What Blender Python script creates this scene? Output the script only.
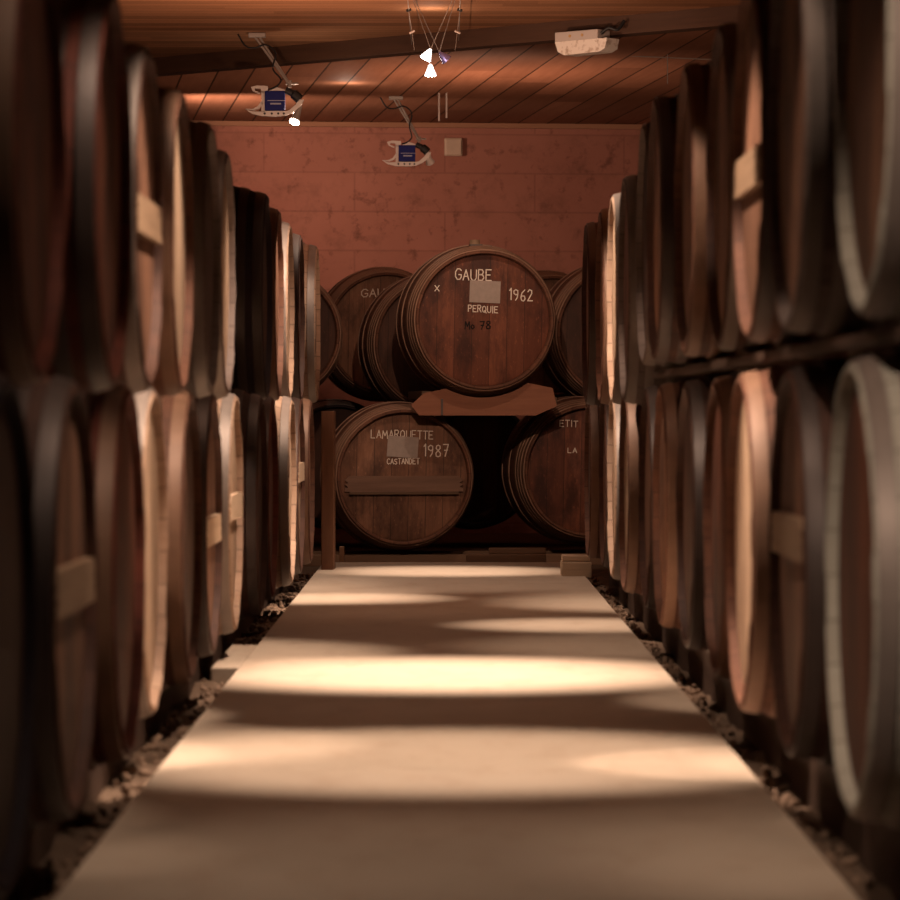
import bpy, bmesh, math, random
from mathutils import Vector, Matrix
R = math.radians
C = bpy.context.scene.collection
for o in list(bpy.data.objects): bpy.data.objects.remove(o)

# ------------------------------------------------------------------ camera, world, exposure
F = 3700.0; VX, VY, H = 445.0, 411.0, 0.78          # focal length (px), vanishing point, eye height
F0 = 3100.0; S = F/F0                               # depths below are multiples of S metres
cd = bpy.data.cameras.new('camera'); cam = bpy.data.objects.new('camera', cd); C.objects.link(cam)
cam.location = (0, 0, H); cam.rotation_euler = (R(90), 0, 0)
cd.sensor_width = 36; cd.lens = 36*F/900
cd.shift_x = (450-VX)/900; cd.shift_y = (VY-450)/900
cd.clip_end = 100
cd.dof.use_dof = True; cd.dof.focus_distance = 16.7*S; cd.dof.aperture_fstop = 6.2
bpy.context.scene.camera = cam
w = bpy.data.worlds.new('world'); bpy.context.scene.world = w; w.use_nodes = True
w.node_tree.nodes['Background'].inputs[0].default_value = (0.5, 0.28, 0.18, 1)
w.node_tree.nodes['Background'].inputs[1].default_value = 0.02
vs = bpy.context.scene.view_settings
vs.view_transform = 'Standard'; vs.look = 'None'; vs.gamma = 1; vs.use_curve_mapping = False
vs.exposure = 0.22

WARM = (1.0, 0.755, 0.575)
def spot(name, loc, target, power, cone, blend=0.5, col=WARM, rad=0.02):
    l = bpy.data.lights.new(name, 'SPOT'); l.energy = power; l.color = col
    l.spot_size = R(cone); l.spot_blend = blend; l.shadow_soft_size = rad
    o = bpy.data.objects.new(name, l); C.objects.link(o); o.location = loc
    o.rotation_euler = (Vector(target)-Vector(loc)).to_track_quat('-Z', 'Y').to_euler()
    return o
def point(name, loc, power, col=WARM, rad=0.03):
    l = bpy.data.lights.new(name, 'POINT'); l.energy = power; l.color = col; l.shadow_soft_size = rad
    o = bpy.data.objects.new(name, l); C.objects.link(o); o.location = loc
    return o
# halogen spots of the cable lighting along the aisle (most of them hang above the frame)
ZL = 2.5
DIM = (1.0, 0.60, 0.40)
for (x, y, tx, ty, p, cone, bl, wide) in [
    (0.0, 15.0,  0.0, 15.1, 420, 34, 1.0, 0),
    (-0.1, 12.9, -0.45, 12.9, 330, 27, 1.0, 22),
    (0.1, 11.2,  0.50, 11.3, 330, 26, 1.0, 20),
    (0.0, 9.2,   0.0, 9.2, 900, 42, 0.9, 22),
    (0.0, 7.0,   0.0, 6.95, 340, 42, 0.7, 14),
    (0.0, 5.35,  0.0, 5.35, 50, 48, 1.0, 8)]:
    spot('spot_light', (x, y*S, ZL), (tx, ty*S, 0), p, cone, bl)
    if wide: spot('aisle_fill', (x, y*S, ZL+0.02), (x, y*S, 0), wide, 78, 0.7, DIM)  # added wide fill that raises the ambient light in the aisle
# each station also has heads turned to the barrels on both sides
for (y, ty, sx, tz, p, cone, bl) in [
    (11.9, 12.75, -1, 1.0, 420, 44, 0.9), (11.4, 12.2, 1, 1.0, 380, 40, 0.9), (9.4, 9.9, -1, 0.55, 280, 34, 0.8),
    (7.0, 7.2, -1, 0.45, 170, 30, 0.6), (6.7, 6.85, 1, 0.16, 190, 19, 0.35), (9.6, 10.2, 1, 0.4, 90, 36, 0.8),
    (6.2, 6.75, -1, 0.92, 330, 25, 0.5), (7.2, 7.65, -1, 1.00, 260, 25, 0.5), (6.5, 6.7, 1, 1.00, 260, 26, 0.5), (7.6, 8.1, 1, 0.92, 130, 26, 0.5), (5.2, 5.7, -1, 0.95, 70, 24, 0.6), (5.1, 5.4, -1, 0.50, 50, 22, 1.0), (4.4, 4.75, -1, 0.90, 22, 50, 1.0), (5.2, 5.6, 1, 1.05, 60, 24, 0.5),
    (2.9, 4.70, 1, 0.85, 250, 26, 0.9)]:
    spot('side_spot', (-0.15*sx, y*S, ZL), (0.64*sx, ty*S, tz), p, cone, bl)
# added lights without fittings: one washes the end wall, others light the barrel heads
spot('wall_fill', (-1.85, 19.4*S, 2.40), (0.2, 21.5*S, 2.75), 145, 88, 0.8, (1.0, 0.64, 0.46), rad=0.12)
spot('stack_fill', (0.0, 11.7*S, 2.50), (0.1, 16.7*S, 1.0), 300, 26, 0.8, (1.0, 0.66, 0.46))
spot('stack_fill', (0.15, 15.6*S, 2.62), (0.22, 16.75*S, 1.25), 34, 56, 0.8, (1.0, 0.70, 0.50))
spot('fitting_fill', (0.06, 14.0*S, 2.30), (0.75, 15.7*S, 2.62), 22, 40, 0.8)  # added light on the beam fitting, not from a lit pendant
spot('ceiling_fill', (-0.7, 14.6*S, 2.0), (-0.6, 15.2*S, 3), 60, 150, 0.6, DIM)  # upward lights without fittings, added to brighten the ceiling
spot('ceiling_fill', (0.6, 13.2*S, 2.0), (0.5, 14.2*S, 3), 60, 150, 0.6, DIM)
spot('ceiling_fill', (0.2, 18.3*S, 1.95), (0.2, 18.6*S, 3), 36, 170, 0.4, DIM)
point('ceiling_glow', (-0.60, 18.9*S, 2.68), 1.6)  # small added lights that make the bright patches on the ceiling
point('ceiling_glow', (-0.07, 15.4*S, 2.68), 1.2)
CAMERA_LIGHTS_END = True

# ------------------------------------------------------------------ helpers
def at(px, py, Y): return Vector(((px-VX)/F0*Y, Y*S, H+(VY-py)/F0*Y))
class NT:
    def __init__(s, name):
        s.m = bpy.data.materials.new(name); s.m.use_nodes = True
        s.t = s.m.node_tree; s.b = s.t.nodes['Principled BSDF']
    def n(s, typ, **kw):
        nd = s.t.nodes.new(typ)
        for k, v in kw.items(): setattr(nd, k, v)
        return nd
    def l(s, a, b): s.t.links.new(a, b)
    def put(s, sock, v):
        if isinstance(v, bpy.types.NodeSocket): s.l(v, sock)
        else: sock.default_value = v
    def math(s, op, a, b=0.0, c=0.0):
        nd = s.n('ShaderNodeMath', operation=op)
        for i, v in enumerate((a, b, c)): s.put(nd.inputs[i], v)
        return nd.outputs[0]
    def noise(s, vec, scale, detail=4, rough=0.55):
        nd = s.n('ShaderNodeTexNoise'); s.l(vec, nd.inputs['Vector'])
        nd.inputs['Scale'].default_value = scale; nd.inputs['Detail'].default_value = detail; nd.inputs['Roughness'].default_value = rough
        return nd.outputs['Fac']
    def ramp(s, fac, stops):
        nd = s.n('ShaderNodeValToRGB'); s.l(fac, nd.inputs[0]); e = nd.color_ramp.elements
        while len(e) < len(stops): e.new(0.5)
        for i, (p, c) in enumerate(stops):
            e[i].position = p; e[i].color = (*c, 1) if len(c) == 3 else c
        return nd.outputs[0]
    def mix(s, fac, a, b, mode='MIX'):
        nd = s.n('ShaderNodeMix', data_type='RGBA', blend_type=mode)
        s.put(nd.inputs[0], fac)
        for i, v in ((6, a), (7, b)):
            if isinstance(v, tuple): v = (*v, 1)
            s.put(nd.inputs[i], v)
        return nd.outputs[2]
    def obj(s): return s.n('ShaderNodeTexCoord').outputs['Object']
    def rnd(s): return s.n('ShaderNodeObjectInfo').outputs['Random']
    def scale(s, vec, sc, rot=(0, 0, 0), loc=None):
        nd = s.n('ShaderNodeMapping'); s.l(vec, nd.inputs[0]); nd.inputs['Scale'].default_value = sc; nd.inputs['Rotation'].default_value = rot
        if loc is not None: s.put(nd.inputs['Location'], loc)
        return nd.outputs[0]
    def out(s, col, rough=0.7, bump=None, bs=0.3, bd=0.01, spec=0.3, metal=0.0):
        s.put(s.b.inputs['Base Color'], (*col, 1) if isinstance(col, tuple) else col)
        s.put(s.b.inputs['Roughness'], rough); s.b.inputs['Specular IOR Level'].default_value = spec; s.b.inputs['Metallic'].default_value = metal
        if bump is not None:
            nd = s.n('ShaderNodeBump'); nd.inputs['Strength'].default_value = bs; nd.inputs['Distance'].default_value = bd
            s.l(bump, nd.inputs['Height']); s.l(nd.outputs[0], s.b.inputs['Normal'])
        return s.m
def wn(nt, v):
    nd = nt.n('ShaderNodeTexWhiteNoise', noise_dimensions='1D'); nt.l(v, nd.inputs['W']); return nd.outputs['Value']

def mat_plain(name, col, rough=0.5, spec=0.4, metal=0.0, var=0.15, sc=12):
    t = NT(name); n = t.noise(t.obj(), sc)
    c = t.mix(n, tuple(x*(1-var) for x in col), tuple(min(1, x*(1+var)) for x in col))
    return t.out(c, rough, n, 0.1, 0.003, spec, metal)
def mat_emit(name, col, st):
    t = NT(name); t.out(col, 0.4)
    t.b.inputs['Emission Color'].default_value = (*col, 1); t.b.inputs['Emission Strength'].default_value = st
    return t.m
def rand_vec(t):
    r = t.rnd(); nd = t.n('ShaderNodeCombineXYZ')
    t.put(nd.inputs[0], t.math('MULTIPLY', r, 37.0)); t.put(nd.inputs[1], t.math('MULTIPLY', r, 91.0)); t.put(nd.inputs[2], t.math('MULTIPLY', r, 53.0))
    return nd.outputs[0]
def mat_stave(name, dark, light, weather, wamt=0.5):
    """staves run along the barrel axis (local y); joints by angle about the axis"""
    t = NT(name); o = t.obj(); sx = t.n('ShaderNodeSeparateXYZ'); t.l(o, sx.inputs[0])
    ang = t.math('ARCTAN2', sx.outputs[0], sx.outputs[2])
    a = t.math('MULTIPLY', ang, 28/(2*math.pi))
    a2 = t.math('ADD', a, 0.5)
    idx = t.math('ADD', t.math('FLOOR', a2), t.math('MULTIPLY', t.rnd(), 100.0))
    r = wn(t, idx)
    fr = t.math('ABSOLUTE', t.math('SUBTRACT', t.math('FRACT', a2), 0.5))
    joint = t.math('GREATER_THAN', fr, 0.47)
    v = t.scale(o, (14, 1.2, 14), loc=rand_vec(t))
    g = t.noise(v, 3.0, 6, 0.65)
    st = t.noise(t.scale(o, (1, 1, 1), loc=rand_vec(t)), 3.2, 5, 0.6)
    c = t.mix(g, dark, light)
    c = t.mix(t.math('MULTIPLY', r, 0.55), c, dark)
    wm = t.ramp(st, [(0.42, (0, 0, 0)), (0.62, (1, 1, 1))])
    c = t.mix(t.math('MULTIPLY', wm, wamt), c, weather)
    c = t.mix(t.math('MULTIPLY', joint, 0.45), c, (0.015, 0.009, 0.006))
    h = t.math('SUBTRACT', t.math('MULTIPLY', g, 0.5), joint)
    return t.out(c, 0.72, h, 0.5, 0.006, 0.25)
def mat_head(name, dark, light, stain, samt=0.5, width=0.095):
    """vertical planks across the head (planks split along local x, grain along z)"""
    t = NT(name); o = t.obj(); sx = t.n('ShaderNodeSeparateXYZ'); t.l(o, sx.inputs[0])
    u = t.math('ADD', t.math('DIVIDE', sx.outputs[0], width), t.math('MULTIPLY', t.rnd(), 7.0))
    r = wn(t, t.math('FLOOR', u))
    fr = t.math('ABSOLUTE', t.math('SUBTRACT', t.math('FRACT', u), 0.5))
    joint = t.math('GREATER_THAN', fr, 0.485)
    g = t.noise(t.scale(o, (22, 22, 1.6), loc=rand_vec(t)), 2.6, 6, 0.7)
    st = t.noise(t.scale(o, (2.5, 2.5, 1), loc=rand_vec(t)), 3.0, 6, 0.65)
    c = t.mix(g, dark, light)
    c = t.mix(t.math('MULTIPLY', r, 0.6), c, tuple(0.75*x for x in dark))
    sm = t.ramp(st, [(0.45, (0, 0, 0)), (0.62, (1, 1, 1))])
    c = t.mix(t.math('MULTIPLY', sm, samt), c, stain)
    fl = t.ramp(t.noise(t.scale(o, (9, 9, 4), loc=rand_vec(t)), 9.0, 3, 0.6), [(0.62, (0, 0, 0)), (0.7, (1, 1, 1))])
    c = t.mix(t.math('MULTIPLY', fl, 0.16), c, tuple(min(1, 2.0*x) for x in light))
    c = t.mix(t.math('MULTIPLY', joint, 0.75), c, (0.015, 0.009, 0.006))
    h = t.math('SUBTRACT', t.math('MULTIPLY', g, 0.5), joint)
    return t.out(c, 0.68, h, 0.4, 0.004, 0.3)
def mat_planks(name, width, rot, dark, light, grain=(1, 14, 14), jd=0.03, gap=0.485, rough=0.55):
    """boards running along rotated local x"""
    t = NT(name); o = t.scale(t.obj(), (1, 1, 1), (0, 0, rot)); sx = t.n('ShaderNodeSeparateXYZ'); t.l(o, sx.inputs[0])
    u = t.math('DIVIDE', sx.outputs[1], width); idx = t.math('FLOOR', u); r = wn(t, idx)
    xs = t.math('ADD', t.math('DIVIDE', sx.outputs[0], 2.4), t.math('MULTIPLY', r, 9.0))
    r2 = wn(t, t.math('ADD', t.math('MULTIPLY', idx, 17.3), t.math('FLOOR', xs)))
    j = t.math('GREATER_THAN', t.math('ABSOLUTE', t.math('SUBTRACT', t.math('FRACT', u), 0.5)), gap)
    g = t.noise(t.scale(o, grain), 2.0, 6, 0.65)
    c = t.mix(g, dark, light); c = t.mix(t.math('MULTIPLY', r2, 0.6), c, tuple(0.6*x for x in dark))
    c = t.mix(t.math('MULTIPLY', j, 0.85), c, (jd, jd*0.5, jd*0.3))
    return t.out(c, rough, t.math('SUBTRACT', t.math('MULTIPLY', g, 0.3), j), 0.4, 0.008, 0.08)
def mat_wood(name, dark, light, axis=0, rough=0.7):
    t = NT(name); s = [16, 16, 16]; s[axis] = 1.3
    g = t.noise(t.scale(t.obj(), tuple(s)), 2.2, 6, 0.65)
    return t.out(t.mix(g, dark, light), rough, g, 0.35, 0.005, 0.3)

STAVE = {
 'dark':  mat_stave('stave_dark',  (0.026, 0.009, 0.006), (0.125, 0.050, 0.030), (0.060, 0.030, 0.021), 0.5),
 'red':   mat_stave('stave_red',   (0.070, 0.014, 0.008), (0.22, 0.055, 0.030), (0.045, 0.014, 0.009), 0.5),
 'brown': mat_stave('stave_brown', (0.065, 0.024, 0.014), (0.24, 0.105, 0.062), (0.075, 0.036, 0.025), 0.5),
 'grey':  mat_stave('stave_grey',  (0.070, 0.042, 0.033), (0.25, 0.180, 0.150), (0.15, 0.118, 0.108), 0.6),
 'pale':  mat_stave('stave_pale_lit',  (0.20, 0.110, 0.070), (0.50, 0.34, 0.24), (0.30, 0.205, 0.155), 0.5),  # pale oak tone that also paints in strong lamplight
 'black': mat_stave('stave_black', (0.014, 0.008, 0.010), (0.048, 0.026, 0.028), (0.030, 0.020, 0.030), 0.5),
 'cool_lit':  mat_stave('stave_cool_lit',  (0.24, 0.215, 0.18), (0.44, 0.42, 0.36), (0.32, 0.285, 0.23), 0.5),  # grey-green puts the cool light on the nearest barrels into the colour
}
HEAD = {
 'dark':  mat_head('head_dark',  (0.030, 0.010, 0.006), (0.125, 0.050, 0.029), (0.020, 0.008, 0.005)),
 'red':   mat_head('head_red',   (0.080, 0.021, 0.011), (0.27, 0.092, 0.048), (0.026, 0.008, 0.006), 0.75),
 'brown': mat_head('head_brown', (0.110, 0.044, 0.024), (0.36, 0.180, 0.108), (0.042, 0.018, 0.011), 0.75),
 'pale':  mat_head('head_pale_lit',  (0.30, 0.175, 0.105), (0.62, 0.45, 0.32), (0.20, 0.110, 0.068), 0.45),  # pale oak, with strong lamplight on the heads put into the colour
}
IRON = mat_plain('hoop_iron', (0.060, 0.040, 0.034), 0.5, 0.5, 0.35, 0.5, 9)
RUST = mat_plain('hoop_rust', (0.19, 0.100, 0.062), 0.55, 0.4, 0.15, 0.5, 9)
GREYHOOP = mat_plain('hoop_grey', (0.19, 0.15, 0.13), 0.55, 0.4, 0.3, 0.4, 9)
BAR = mat_wood('bar_wood', (0.16, 0.095, 0.055), (0.36, 0.235, 0.15), 0)
BARM = mat_wood('bar_wood_stained', (0.080, 0.040, 0.026), (0.22, 0.125, 0.085), 0)
BARP = mat_wood('bar_wood_pale', (0.40, 0.27, 0.18), (0.62, 0.46, 0.33), 0)
BARD = mat_wood('bar_wood_dark', (0.045, 0.024, 0.014), (0.14, 0.078, 0.045), 0)
CHALK = mat_plain('chalk_paint', (0.74, 0.66, 0.58), 0.8, 0.2, 0, 0.15, 60)
CHAR = mat_plain('dark_marker', (0.012, 0.008, 0.007), 0.8, 0.2)
PAPER = mat_plain('paper', (0.33, 0.27, 0.24), 0.8, 0.2, 0, 0.2, 40)
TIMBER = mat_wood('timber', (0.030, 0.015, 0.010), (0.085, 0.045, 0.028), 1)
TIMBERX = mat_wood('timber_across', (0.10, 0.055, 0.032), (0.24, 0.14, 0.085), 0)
CRADLE = mat_wood('cradle_wood', (0.15, 0.055, 0.030), (0.28, 0.115, 0.065), 0)
BOARD = mat_wood('board_wood', (0.13, 0.058, 0.032), (0.26, 0.125, 0.072), 2)
LIGHTWOOD = mat_wood('light_wood', (0.38, 0.25, 0.16), (0.58, 0.42, 0.29), 0)
WHITE = mat_plain('white_enamel', (0.50, 0.42, 0.38), 0.35, 0.5, 0, 0.08)
BLUE = mat_plain('blue_plastic', (0.003, 0.006, 0.10), 0.6, 0.2, 0, 0.1)
STRIPE = mat_plain('grey_print', (0.25, 0.25, 0.33), 0.5)
STEEL = mat_plain('steel', (0.30, 0.25, 0.22), 0.5, 0.4, 0.3, 0.1)
BLACK = mat_plain('black_rubber', (0.012, 0.010, 0.010), 0.5)
GLOW = mat_emit('halogen_glow', (1.0, 0.86, 0.70), 40)
GLOWV = mat_emit('halogen_glow_cool', (1.0, 0.88, 0.84), 30)
VIOLET = mat_plain('violet_reflector', (0.30, 0.24, 0.48), 0.2, 0.6, 0.6, 0.1)

def link(name, bm, mat, parent=None, smooth=None, loc=None):
    me = bpy.data.meshes.new(name); bmesh.ops.recalc_face_normals(bm, faces=bm.faces[:]); bm.to_mesh(me); bm.free()
    if mat: me.materials.append(mat)
    if smooth is not None:
        me.polygons.foreach_set('use_smooth', [True]*len(me.polygons))
        try: me.set_sharp_from_angle(angle=R(smooth))
        except Exception: pass
    o = bpy.data.objects.new(name, me); C.objects.link(o)
    if parent: o.parent = parent
    if loc is not None: o.location = loc
    return o
def tag(o, label, cat, group=None):
    o['label'] = label; o['category'] = cat
    if group: o['group'] = group
    return o
def thing(name, label, cat, loc=(0, 0, 0), rotz=0, group=None):
    o = bpy.data.objects.new(name, None); C.objects.link(o); o.empty_display_size = 0.1
    o.location = loc; o.rotation_euler = (0, 0, rotz); return tag(o, label, cat, group)
def struct(o): o['kind'] = 'structure'; return o
def box(bm, c, s, bev=0.0, rot=None):
    r = bmesh.ops.create_cube(bm, size=1.0); vs_ = r['verts']
    bmesh.ops.scale(bm, vec=Vector(s), verts=vs_)
    if bev:
        ed = list({e for v in vs_ for e in v.link_edges})
        rb = bmesh.ops.bevel(bm, geom=ed, offset=bev, segments=2, affect='EDGES', profile=0.6)
        vs_ = list({v for f in rb['faces'] for v in f.verts} | {v for v in vs_ if v.is_valid})
    if rot is not None: bmesh.ops.rotate(bm, cent=(0, 0, 0), matrix=rot, verts=vs_)
    bmesh.ops.translate(bm, vec=Vector(c), verts=vs_)
    return vs_
def prism(bm, pts, axis, lo, hi):
    """extrude a 2D outline: axis 1 = outline in xz, axis 2 = outline in xy"""
    def P(p, d): return (p[0], d, p[1]) if axis == 1 else (p[0], p[1], d)
    a = [bm.verts.new(P(p, lo)) for p in pts]; b = [bm.verts.new(P(p, hi)) for p in pts]
    bm.faces.new(a); bm.faces.new(list(reversed(b)))
    n = len(pts)
    for i in range(n): bm.faces.new((a[i], a[(i+1) % n], b[(i+1) % n], b[i]))
def tube(bm, pts, r, seg=8):
    pts = [Vector(p) for p in pts]; rings = []
    for i, p in enumerate(pts):
        d = (pts[min(i+1, len(pts)-1)]-pts[max(i-1, 0)]).normalized()
        q = d.to_track_quat('Z', 'Y'); rr = r[i] if isinstance(r, (list, tuple)) else r
        rings.append([bm.verts.new(p+q @ Vector((rr*math.cos(2*math.pi*k/seg), rr*math.sin(2*math.pi*k/seg), 0))) for k in range(seg)])
    for a, b in zip(rings, rings[1:]):
        for k in range(seg): bm.faces.new((a[k], a[(k+1) % seg], b[(k+1) % seg], b[k]))
    bm.faces.new(list(reversed(rings[0]))); bm.faces.new(rings[-1])
def curve_pts(pts, n=6):
    out = []; P = [Vector(p) for p in pts]
    for i in range(len(P)-1):
        p0, p1, p2, p3 = P[max(i-1, 0)], P[i], P[i+1], P[min(i+2, len(P)-1)]
        for k in range(n):
            t = k/n
            out.append(0.5*((2*p1)+(p2-p0)*t+(2*p0-5*p1+4*p2-p3)*t*t+(3*p1-p0-3*p2+p3)*t**3))
    out.append(P[-1]); return out

# ------------------------------------------------------------------ the setting
ROOM = R(6.2)                                     # the end wall and its boards are turned against the aisle
def wall_y(x): return 21.5*S + math.tan(ROOM)*x
ZC = 2.78                                         # ceiling
t = NT('dirt_floor'); o_ = t.obj(); n1 = t.noise(o_, 6, 8, 0.7); n2 = t.noise(o_, 45, 5, 0.7)
dm = t.out(t.mix(n2, t.mix(n1, (0.020, 0.012, 0.008), (0.13, 0.080, 0.055)), (0.20, 0.135, 0.095)), 0.95, t.math('ADD', n1, t.math('MULTIPLY', n2, 0.4)), 0.9, 0.03, 0.1)
t = NT('walkway_concrete'); o_ = t.obj(); n1 = t.noise(o_, 2.2, 6, 0.6); n2 = t.noise(t.scale(o_, (1, 0.35, 1)), 9, 6, 0.7); n3 = t.noise(o_, 160, 3, 0.6)
c = t.mix(n1, (0.40, 0.31, 0.235), (0.54, 0.435, 0.345)); c = t.mix(t.ramp(n2, [(0.5, (0, 0, 0)), (0.75, (0.6, 0.6, 0.6))]), c, (0.34, 0.23, 0.16))
c = t.mix(t.math('MULTIPLY', n3, 0.3), c, (0.42, 0.33, 0.25))
wm_ = t.out(c, 0.62, t.math('ADD', t.math('MULTIPLY', n3, 0.3), n2), 0.12, 0.006, 0.3)
t = NT('block_wall'); o_ = t.obj(); sx = t.n('ShaderNodeSeparateXYZ'); t.l(o_, sx.inputs[0])
cb = t.n('ShaderNodeCombineXYZ'); t.l(sx.outputs[0], cb.inputs[0]); t.l(sx.outputs[2], cb.inputs[1])
br = t.n('ShaderNodeTexBrick'); t.l(cb.outputs[0], br.inputs['Vector']); br.inputs['Scale'].default_value = 1
br.inputs['Brick Width'].default_value = 1.25; br.inputs['Row Height'].default_value = 0.27; br.inputs['Mortar Size'].default_value = 0.008; br.inputs['Mortar Smooth'].default_value = 0.5
br.inputs['Color1'].default_value = (1, 1, 1, 1); br.inputs['Color2'].default_value = (0.90, 0.90, 0.90, 1); br.inputs['Mortar'].default_value = (0.80, 0.80, 0.80, 1)
n1 = t.noise(o_, 1.4, 7, 0.6); n2 = t.noise(o_, 11, 5, 0.65); n3 = t.noise(o_, 5, 6, 0.7)
c = t.mix(n1, (0.26, 0.100, 0.070), (0.42, 0.180, 0.132)); c = t.mix(1.0, c, br.outputs['Color'], 'MULTIPLY')
c = t.mix(t.ramp(n2, [(0.56, (0, 0, 0)), (0.70, (0.6, 0.6, 0.6))]), c, (0.085, 0.034, 0.024))
c = t.mix(t.ramp(n3, [(0.52, (0, 0, 0)), (0.75, (0.6, 0.6, 0.6))]), c, (0.16, 0.072, 0.05))
wallm = t.out(c, 0.85, t.math('ADD', n2, t.math('MULTIPLY', br.outputs['Fac'], -0.25)), 0.35, 0.008, 0.2)
sidem = mat_plain('side_wall_render', (0.10, 0.055, 0.038), 0.9, 0.2, 0, 0.3, 3)
cnear = mat_planks('ceiling_boards_near', 0.115, 0, (0.22, 0.095, 0.046), (0.46, 0.22, 0.115), (0.8, 12, 12), 0.05, 0.475, 0.85)
cfar = mat_planks('ceiling_boards_far', 0.205, R(90)-ROOM, (0.24, 0.098, 0.056), (0.46, 0.215, 0.13), (0.8, 9, 9), 0.03, 0.472, 0.75)
beamm = mat_wood('beam_wood', (0.040, 0.018, 0.010), (0.095, 0.043, 0.024), 0)

# ground: a finely displaced dirt surface, slab path on it
random.seed(3)
from mathutils import noise as mn
bm = bmesh.new(); nx, ny = 84, 500; X0, X1, Y0, Y1 = -2.15, 2.15, -1.5, 22.2*S; G = []
for j in range(ny+1):
    row = []
    for i in range(nx+1):
        x = X0+(X1-X0)*i/nx; y = Y0+(Y1-Y0)*j/ny
        d = mn.fractal(Vector((x*5, y*5, 0)), 1.0, 2.0, 5)*0.028 if 0.5 < abs(x) < 1.0 and y < 16.5*S else 0
        row.append(bm.verts.new((x, y, -0.07+max(-0.04, min(0.05, d)))))
    G.append(row)
for j in range(ny):
    for i in range(nx): bm.faces.new((G[j][i], G[j][i+1], G[j+1][i+1], G[j+1][i]))
struct(link('floor', bm, dm, smooth=60))
WL, WR, WE = -H/1.238, H/1.17, 16.0*S               # walkway edges, far end
bm = bmesh.new(); prism(bm, [(WL, -1.45), (WR, -1.45), (WR, WE), (WL, WE)], 2, -0.14, 0.0)
bmesh.ops.bevel(bm, geom=[e for e in bm.edges], offset=0.006, segments=2, affect='EDGES')
struct(link('walkway', bm, wm_))
bm = bmesh.new(); prism(bm, [(-2.2, wall_y(-2.2)), (2.2, wall_y(2.2)), (2.2, wall_y(2.2)+0.2), (-2.2, wall_y(-2.2)+0.2)], 2, -0.2, ZC+0.05)
struct(link('wall_back', bm, wallm))
for nm, s in (('wall_left', -1), ('wall_right', 1)):
    bm = bmesh.new(); box(bm, (s*2.2, 12.8, 1.3), (0.1, 28.8, 3.0)); struct(link(nm, bm, sidem))
bm = bmesh.new(); box(bm, (0, -1.55, 1.3), (4.5, 0.1, 3.0)); struct(link('wall_front', bm, sidem))
BS = 0.736*S
def beam_y(x): return 16.36*S - BS*x
bm = bmesh.new(); prism(bm, [(-2.2, -1.6), (2.2, -1.6), (2.2, beam_y(2.2)), (-2.2, beam_y(-2.2))], 2, ZC, ZC+0.06); struct(link('ceiling', bm, cnear))
bm = bmesh.new(); prism(bm, [(-2.2, beam_y(-2.2)), (2.2, beam_y(2.2)), (2.2, 22.4*S), (-2.2, 22.4*S)], 2, ZC, ZC+0.06); struct(link('ceiling', bm, cfar))
bm = bmesh.new(); L = math.hypot(4.3, 4.3*BS); box(bm, (0, 0, 0), (L, 0.12, 0.10), 0.006)
b = struct(link('trim_1', bm, beamm)); b.location = (0, beam_y(0)+0.05, ZC-0.045); b.rotation_euler = (0, 0, math.atan(-BS))
bm = bmesh.new(); box(bm, (0, 0, 0), (4.3, 0.03, 0.035), 0.004)
b = struct(link('trim_2', bm, mat_wood('cornice_wood', (0.22, 0.10, 0.055), (0.36, 0.18, 0.105), 0))); b.location = (0, wall_y(0)-0.022, ZC-0.02); b.rotation_euler = (0, 0, ROOM)

# ------------------------------------------------------------------ barrels
SEG, STV = 84, 28
def radius(y, Rc, Rb, L): return Rb-(Rb-Rc)*abs(2*y/L)**2
def body_mesh(Rc, Rb, L, seed, rec=0.020):
    rng = random.Random(seed); bm = bmesh.new()
    ends = [[rng.uniform(-0.002, 0.0015) for _ in range(STV)] for _ in range(2)]
    rad = [rng.uniform(-0.0012, 0.001) for _ in range(STV)]
    prof = [(Rc-0.019, -L/2+rec+0.016, 0), (Rc-0.0155, -L/2+0.004, 1), (Rc-0.012, -L/2, 1), (Rc-0.004, -L/2, 1), (Rc, -L/2+0.004, 1)]
    N = 16
    for k in range(1, N): prof.append((radius(-L/2+L*k/N, Rc, Rb, L), -L/2+L*k/N, 0))
    prof += [(Rc, L/2-0.004, 2), (Rc-0.004, L/2, 2), (Rc-0.02, L/2, 2), (Rc-0.026, L/2-0.045, 0)]
    rings = []
    for (r, y, e) in prof:
        ring = []
        for k in range(SEG):
            st = ((k+1)//3) % STV
            a = 2*math.pi*k/SEG
            dy = -ends[0][st] if e == 1 else (ends[1][st] if e == 2 else 0)
            rr = r+rad[st]
            ring.append(bm.verts.new((rr*math.sin(a), y+dy, rr*math.cos(a))))
        rings.append(ring)
    for a, b in zip(rings, rings[1:]):
        for k in range(SEG): bm.faces.new((a[k], a[(k+1) % SEG], b[(k+1) % SEG], b[k]))
    bm.faces.new(rings[-1])
    return bm
def head_mesh(Rc, L, rec=0.020):
    bm = bmesh.new(); r = Rc-0.0195; rings = []
    for (rr, y) in ((r, -L/2+rec+0.016), (r, -L/2+rec+0.004), (r-0.012, -L/2+rec)):
        rings.append([bm.verts.new((rr*math.sin(2*math.pi*k/SEG), y, rr*math.cos(2*math.pi*k/SEG))) for k in range(SEG)])
    for a, b in zip(rings, rings[1:]):
        for k in range(SEG): bm.faces.new((a[k], a[(k+1) % SEG], b[(k+1) % SEG], b[k]))
    bm.faces.new(rings[-1]); bm.faces.new(list(reversed(rings[0])))
    return bm
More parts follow.
